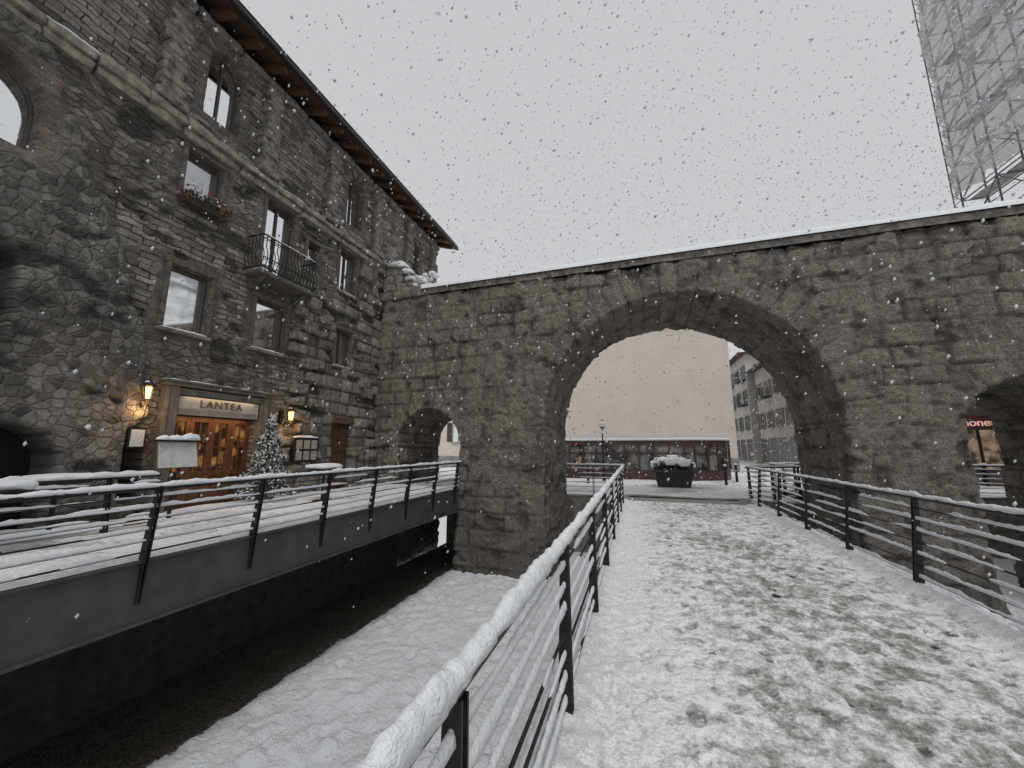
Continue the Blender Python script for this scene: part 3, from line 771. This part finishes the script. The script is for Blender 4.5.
# ================================================================ LEFT WALKWAY
wk=root('elevated_walkway');w=MB()
w.box(-5.08,-5.0,-6,10.5,-1.78,-1.18);w.box(-5.14,-4.96,-6,10.5,-1.80,-1.78);w.box(-5.2,-4.97,-6,10.5,-1.185,-1.165)
for q in np.arange(-5,10.4,1.22):w.box(-7,-5.08,q,q+.08,-1.6,-1.262)
w.build('steel_beam',BEAM,wk)
w=MB();w.box(-8.0,-5.21,-6,10.45,-1.26,-1.19);w.box(-7.1,-5.25,10.45,13.75,-1.26,-1.19);w.build('deck',CONC,wk)
xs_=np.linspace(-8.1,-5.02,60);ys_=np.arange(-6,10.5,.06);X,Y=np.meshgrid(xs_,ys_)
tr=.02+.30*sst(.4,.65,fbm(X*1.3,Y*1.3,seed=71))*sst(-5.2,-5.8,X)+.15*sst(.5,.7,fbm(X*6,Y*6,seed=72))
grid('snow_layer',xs_,ys_,lambda a,b:LZ+.01+.09*fbm(a*2,b*2,seed=73)*sst(-5.01,-5.12,a),PATH,wk,(tr,))
xs_=np.linspace(-7.1,-5.2,30);ys_=np.arange(10.45,13.8,.08);X,Y=np.meshgrid(xs_,ys_)
grid('snow_layer_passage',xs_,ys_,lambda a,b:LZ-.01+.03*fbm(a*2,b*2,seed=74),PATH,wk,(X*0+.5,))
# ================================================================ BACKGROUND
def windows_on(mbf,mbg,mbs,axis,fixed,sgn,u0,u1,rows,n,ww,wh,rev=.05):
    for zz in rows:
        for i in range(n):
            u=u0+(u1-u0)*(i+.5)/n
            def B(mb,a,b,c,d,e,f):
                lo,hi=sorted((fixed+sgn*a,fixed+sgn*b))
                if axis=='x':mb.box(lo,hi,c,d,e,f)
                else:mb.box(c,d,lo,hi,e,f)
            B(mbg,.0,.02,u-ww/2,u+ww/2,zz,zz+wh)
            for a,b in((-ww/2-.08,-ww/2),(ww/2,ww/2+.08),(-.03,.03)):B(mbf,.0,.06,u+a,u+b,zz,zz+wh)
            B(mbf,.0,.07,u-ww/2-.1,u+ww/2+.1,zz+wh,zz+wh+.1);B(mbf,.0,.14,u-ww/2-.12,u+ww/2+.12,zz-.1,zz)
            for s in(-1,1):
                a=u+s*(ww/2+.08+ww*.25);B(mbs,.005,.05,a-ww*.24,a+ww*.24,zz,zz+wh)
wb=root('cream_building');w=MB();w.box(-30,6.5,30,42,-1.7,9.6);w.build('walls',CREAM,wb)
w=MB();w.box(-30,6.55,29.9,42,9.602,9.8);w.hexa([(-30.5,29.4,9.8),(6.9,29.4,9.8),(6.9,42.5,9.8),(-30.5,42.5,9.8)],[(-26,35.8,12.5),(2.4,35.8,12.5),(2.4,36.2,12.5),(-26,36.2,12.5)]);w.build('snowy_roof',SNOW,wb)
w=MB();w.box(-30,6.52,29.93,29.995,-1.65,-.7);w.build('plinth',CONC,wb)
f1=MB();g1=MB();s1=MB()
windows_on(f1,g1,s1,'y',30,-1,-27,-13,(0.5,4.),5,1.,1.6)
f1.build('frames',PSTONE,wb);g1.build('panes',GLASS,wb);s1.build('shutters',FRAME,wb)
def town(name,x0,x1,y0,y1,h,col,rows,n,shc,nf=3):
    r_=root(name);w=MB();w.box(x0,x1,y0,y1,-1.7,h);w.build('walls',simple(name+'_render',col,.9,.15,1.2,bs=.004),r_)
    f1=MB();g1=MB();s1=MB()
    windows_on(f1,g1,s1,'x',x0,-1,y0,y1,rows,n,.95,1.5);windows_on(f1,g1,s1,'y',y0,-1,x0,x1,rows,nf,.95,1.5)
    b1=MB()
    for q in rows[1:]:
        for i in range(0,n,2):
            u=y0+(y1-y0)*(i+.5)/n;b1.box(x0-.7,x0-.0,u-1,u+1,q-.2,q-.1)
            for k in range(11):b1.box(x0-.69,x0-.67,u-1+.2*k-.01,u-1+.2*k+.01,q-.1,q+.8)
            b1.box(x0-.7,x0-.66,u-1,u+1,q+.8,q+.84)
    b1.build('balconies',METAL,r_)
    f1.build('frames',PSTONE,r_);g1.build('panes',simple(name+'_glass',(.09,.10,.11),.15,.3,1),r_);s1.build('shutters',simple(name+'_sh',shc,.7,.2,4),r_)
    w=MB();w.hexa([(x0-.7,y0-.6,h),(x1+.6,y0-.6,h),(x1+.6,y1+.5,h),(x0-.7,y1+.5,h)],[(x0+3,y0+2.5,h+2.3),(x1-3,y0+2.5,h+2.3),(x1-3,y1-2.5,h+2.3),(x0+3,y1-2.5,h+2.3)]);w.build('snowy_roof',SNOW,r_)
    w=MB();w.box(x0-.75,x1+.6,y0-.65,y1+.5,h-.15,h-.003);w.build('eaves',EAVE,r_)
    w=MB()
    for q in(.3,.7):
        cx_=x0+3+(x1-x0-6)*q;w.box(cx_-.3,cx_+.3,(y0+y1)/2-.3,(y0+y1)/2+.3,h+1.5,h+3.2)
    w.build('chimneys',STONE,r_)
    w=MB()
    for i in range(n):
        u=y0+(y1-y0)*(i+.5)/n;w.box(x0-.03,x0-.001,u-1.1,u+1.1,-1.4,.9)
    w.build('shopfronts',simple(name+'_shop',(.06,.05,.05),.3,.5,2),r_)
town('town_house',12.2,22,36,46,8.0,(.47,.435,.39),(1.9,4.9),4,(.14,.11,.09))
town('town_house',11.6,22,46.6,60,10.2,(.50,.47,.435),(1.9,4.7,7.4),5,(.13,.13,.12))
town('town_house',4,26,64,74,8.5,(.48,.45,.41),(1.9,4.7),3,(.13,.1,.08),9)
pv=root('cafe_pavilion')
PO=[(-7,20.9),(2.2,20.9)]+[(2.2+2.4*math.sin(a),23.3-2.4*math.cos(a)) for a in np.linspace(.2,math.pi,12)]+[(-7,25.7)]
def ring(mb,pts,z0,z1,sc_=1.,cx=-1.,cy=23.3):
    n=len(pts);q=[(cx+(a-cx)*sc_,cy+(b-cy)*sc_) for a,b in pts]
    mb.add([(a,b,z0) for a,b in q]+[(a,b,z1) for a,b in q],[tuple(range(n))[::-1],tuple(range(n,2*n))]+[(i,(i+1)%n,n+(i+1)%n,n+i) for i in range(n)])
REDW=simple('dark_brown_red_wood',(.075,.036,.030),.5,.4,6)
w=MB();ring(w,PO,-1.65,-1.1);ring(w,PO,.16,.36,1.01);
for (a,b),(c1,d1) in zip(PO,PO[1:]+PO[:1]):
    L=math.hypot(c1-a,d1-b);k=max(1,int(L/.7))
    for i in range(k):
        px,py=a+(c1-a)*i/k,b+(d1-b)*i/k;w.box(px-.045,px+.045,py-.05,py+.05,-1.1,.16)
ring(w,PO,-.30,-.24,1.0)
w.build('timber_frame',REDW,pv)
w=MB();ring(w,PO,-1.1,.16,.985);m,t,b=newmat('pavilion_glass');p=pos(t)
t.links.new(mix(t,rng_(t,noise(t,p,1.1,3),.4,.6),(.03,.028,.026),(.24,.23,.22)),b.inputs['Base Color']);b.inputs['Roughness'].default_value=.15
t.links.new(mix(t,rng_(t,noise(t,p,1.6,3),.62,.7),(.0,.0,.0),(.8,.45,.22)),b.inputs['Emission Color']);b.inputs['Emission Strength'].default_value=.25
w.build('glazing',m,pv);w=MB();ring(w,PO,.362,.48,1.03);o=w.build('roof_snow',SNOW,pv);bevel(o,.05,3)
pt=root('flower_planter');w=MB()
w.hexa([(.75,17.2,-1.6),(1.95,17.2,-1.6),(1.95,17.9,-1.6),(.75,17.9,-1.6)],[(.6,17.1,-.95),(2.1,17.1,-.95),(2.1,18,-.95),(.6,18,-.95)]);w.box(.56,2.14,17.06,18.04,-.99,-.9)
bevel(w.build('trough',simple('planter_paint',(.03,.03,.032),.6,.3,6),pt),.02)
w=MB();leafmass(w,lambda:(random.uniform(.6,2.1),random.uniform(17.1,18),-.85+abs(random.gauss(0,.2))),900,.07);w.build('shrubs',simple('shrub',(.04,.05,.03),.8,.3,9),pt)
w=MB()
for i in range(11):rough_block(w,(.72+i*.128,17.5+random.uniform(-.25,.2),-.72+random.uniform(-.03,.12)+.18*math.sin(i/10*3.14)),(.42,.6,.28),i+2000,k=5,amp=.1,round_=.28)
w.build('snow',SNOW,pt,True)
for (bx_,by_) in((-2.2,18.2),(3.6,19.2),(-3.4,18.6),(4.4,21)):
    r_=root('bollard');w=MB();w.tube((bx_,by_,-1.6),(bx_,by_,-.85),.06,10,.05);w.tube((bx_,by_,-.85),(bx_,by_,-.78),.075,10,.04);w.build('post',METAL,r_)
    w=MB();rough_block(w,(bx_,by_,-.76),(.15,.15,.09),3,k=4,amp=.02,round_=.28);w.build('snow',SNOW,r_,True)
sl=root('street_lamp');w=MB();lx,ly=-1.62,19.8
w.tube((lx,ly,-1.6),(lx,ly,-1.1),.09,12,.06);w.tube((lx,ly,-1.1),(lx,ly,.95),.04,10,.03);w.tube((lx,ly,.95),(lx,ly,1.02),.1,12);w.tube((lx,ly,1.32),(lx,ly,1.38),.13,12,.02);w.build('post',METAL,sl)
w=MB();rough_block(w,(lx,ly,1.17),(.34,.34,.34),5,k=8,amp=.0,round_=.42);w.build('globe',simple('opal_glass',(.7,.68,.62),.3,.05,3),sl,True)
sh=root('shop_building');w=MB();w.box(12.6,16.0,22,28,-1.7,5.2);w.build('walls',simple('shop_render',(.12,.09,.075),.9,.2,2),sh)
w=MB();w.box(12.9,15.9,21.9,21.995,-.9,.75);m,t,b=newmat('shop_display');p=pos(t)
t.links.new(mix(t,rng_(t,noise(t,p,2.2,4,.6),.4,.62),(.03,.02,.015),(.7,.45,.28)),b.inputs['Emission Color']);b.inputs['Emission Strength'].default_value=.35;b.inputs['Base Color'].default_value=(.03,.03,.03,1)
w.build('lit_shop_window',m,sh)
w=MB();w.box(12.9,15.9,21.86,21.9,.76,1.35);w.build('fascia',simple('fascia_red',(.07,.012,.010),.4,.2,3),sh)
w=MB()
for q in(12.86,13.85,14.85,15.85):w.box(q,q+.08,21.84,21.995,-1.6,.755)
w.build('mullions',METAL,sh)
tc=bpy.data.curves.new('shop_text','FONT');tc.body='monette';tc.size=.45;tc.extrude=.02
to=link(bpy.data.objects.new('fascia_lettering',tc),sh);to.location=(13.3,21.84,.92);to.rotation_euler=(R(90),0,0);tc.materials.append(emis('letters_red',(.9,.5,.42),.4))
w=MB();w.hexa([(12.2,21.6,5.2),(16.1,21.6,5.2),(16.1,28.3,5.2),(12.2,28.3,5.2)],[(13.5,24.5,6.4),(15.6,24.5,6.4),(15.6,25.5,6.4),(13.5,25.5,6.4)]);w.build('snowy_roof',SNOW,sh)
# scaffolding + tower
tw=root('stone_tower');w=MB();w.box(17.9,27,15,23.4,-1.7,9);w.build('walls',STONE,tw);w=MB();w.box(17.8,27.1,14.9,23.5,9.002,9.15);w.build('snow_cap',SNOW,tw)
sf=root('wrapped_scaffolding');st=MB();SX=16.4
ALU=simple('galvanised_tube',(.12,.125,.13),.45,.2,8,metal=.2)
for xx in(SX,SX+1.0):
    for yy in np.arange(14.0,24.3,2.0):st.tube((xx,yy,-1.6),(xx,yy,27),.04,7)
for zz in np.arange(.4,27,2.0):
    for xx in(SX,SX+1.0):
        st.tube((xx,14,zz),(xx,24,zz),.035,6);st.tube((xx,14,zz+1),(xx,24,zz+1),.026,6)
    for yy in np.arange(14.0,24.3,2.0):st.tube((SX,yy,zz),(SX+1,yy,zz),.03,6)
    for i,yy in enumerate(np.arange(14,24,2.)):
        st.tube((SX,yy+(0 if i%2 else 2),zz),(SX,yy+(2 if i%2 else 0),zz+2),.026,6)
    st.tube((SX,24,zz),(SX+1,24,zz+2),.022,6)
for q in np.arange(0,28,.6):st.tube((SX-.3,24.05,q-1),(SX,24.05,q-.7),.016,5);st.tube((SX,24.05,q-.7),(SX-.3,24.05,q-.4),.016,5)
st.tube((SX-.3,24.05,-1.6),(SX-.3,24.05,27),.028,6)
st.build('tubes',ALU,sf);w=MB()
for zz in np.arange(.4,27,4.0):w.box(SX+.35,SX+.95,14,24,zz+.035,zz+.08)
w.build('planks',simple('aluminium_planks',(.35,.35,.35),.6,.3,5),sf)
m,t,b=newmat('scaffold_sheeting');p=pos(t)
mpp=N(t,'Mapping',{'Vector':p,'Rotation':(R(35),0,0),'Scale':(1,1,3.2)}).outputs[0]
wr=noise(t,mpp,.9,6,.7)
c=mix(t,rng_(t,wr,.40,.60),(.42,.42,.42),(.90,.90,.90))
t.links.new(c,b.inputs['Base Color']);b.inputs['Roughness'].default_value=.3
nb_=bump(t,wr,1.,.5);t.links.new(nb_,b.inputs['Normal'])
tb=N(t,'BsdfTranslucent',{'Color':c,'Normal':nb_});tt=N(t,'BsdfTransparent',{'Color':(.97,.97,.97,1)})
mx=N(t,'MixShader',{0:.45,1:b.outputs[0],2:tb.outputs[0]});mx2=N(t,'MixShader',{0:rng_(t,wr,.42,.62,.42,.12),1:mx.outputs[0],2:tt.outputs[0]})
t.links.new(mx2.outputs[0],t.nodes['Material Output'].inputs[0])
def sheet(name,u0,u1,z0f,side):
    us=np.arange(u0,u1+.01,.06);ws=np.linspace(0,1,240)
    U,W=np.meshgrid(us,ws);z0=z0f(U);Z=z0+(27-z0)*W
    nn=fbm(U*.8,Z*.55+U*.4,o=5,seed=61)-.5
    rid=-np.abs(fbm(U*1.1+Z*.5,Z*.8-U*.5,o=5,seed=63)-.5);rid2=-np.abs(fbm(U*2.3-Z*1.1,Z*1.0+U*.9,o=3,seed=64)-.5)
    puff=-np.abs(np.sin((Z-.4)*math.pi/2))*.14
    dd=.35*nn+1.5*rid+.8*rid2+puff
    if side:dd=dd*(.25+.75*sst(24.1,23.2,U))
    v=np.stack([(SX-.12+dd) if side else U, U if side else (13.88+dd), Z],-1).reshape(-1,3)
    nx=len(us);i=(np.arange(len(ws)-1)[:,None]*nx+np.arange(nx-1)).ravel()
    mm=bpy.data.meshes.new(name);mm.from_pydata(v.tolist(),[],np.stack([i,i+1,i+1+nx,i+nx],1).tolist());mm.update();mm.shade_smooth();mm.materials.append(m)
    link(bpy.data.objects.new(name,mm),sf)
sheet('side_sheeting',14,24.05,lambda U:12.5+(24-U)*.02+1.1*(fbm(U*1.5,U*0,seed=5)-.5),True)
sheet('front_sheeting',SX-.1,25,lambda U:12.6+.5*(fbm(U*1.5,U*0,seed=6)-.5),False)
# ================================================================ FALLING SNOW
K=30000
P=np.stack([rng.uniform(-8,18,K),rng.uniform(.3,28,K),rng.uniform(-1.5,18,K)],1)
dist=np.linalg.norm(P,axis=1)
ok=(dist>1.2)&~((P[:,1]>10.4)&(P[:,1]<13.8)&(P[:,2]<5.3))
P=P[ok];dist=dist[ok]
r=rng.uniform(.4,1.1,len(P))**2.4*np.clip(.0024*dist+.0022,.004,.032)
O=np.array([[1,0,0],[0,1,0],[-1,0,0],[0,-1,0],[0,0,1.4],[0,0,-1.4]]);F=[(0,1,4),(1,2,4),(2,3,4),(3,0,4),(1,0,5),(2,1,5),(3,2,5),(0,3,5)]
V=(P[:,None,:]+O[None]*r[:,None,None]*rng.uniform(.7,1.3,(len(P),6,1))+np.array([.35,0,0])*O[None,:,2:3]*r[:,None,None]).reshape(-1,3)
FF=(np.arange(len(P))[:,None,None]*6+np.array(F)[None]).reshape(-1,3)
mm=bpy.data.meshes.new('falling_snow');mm.from_pydata(V.tolist(),[],FF.tolist());mm.update();mm.shade_smooth();mm.materials.append(simple('flake',(.66,.67,.70),.9,.1,3))
link(bpy.data.objects.new('falling_snow',mm))
# ================================================================ LIGHT / CAMERA
wd=bpy.data.worlds.new('World');sc.world=wd;wd.use_nodes=True;t=wd.node_tree
bg=t.nodes['Background']
sky=N(t,'TexSky',sky_type='NISHITA',sun_disc=False,sun_elevation=R(58),sun_rotation=R(150))
hs=N(t,'HueSaturation',{'Color':sky.outputs[0],'Saturation':.12})
cv=mix(t,.90,hs.outputs[0],(6.1,6.22,6.38))
t.links.new(cv,bg.inputs[0]);bg.inputs[1].default_value=.1
sun=bpy.data.lights.new('sun','SUN');sun.energy=1.15;sun.angle=R(25);sun.color=(1,.98,.95)
so=link(bpy.data.objects.new('sun',sun));so.rotation_euler=(R(32),0,R(20))
cam=bpy.data.cameras.new('camera');cam.sensor_width=36;cam.lens=385/1024*36;cam.clip_start=.05;cam.clip_end=2000
cao=link(bpy.data.objects.new('camera',cam));cao.rotation_euler=(R(90+9.4),0,R(17.8))
sc.camera=cao
sc.view_settings.view_transform='Standard';sc.view_settings.look='None';sc.view_settings.exposure=0
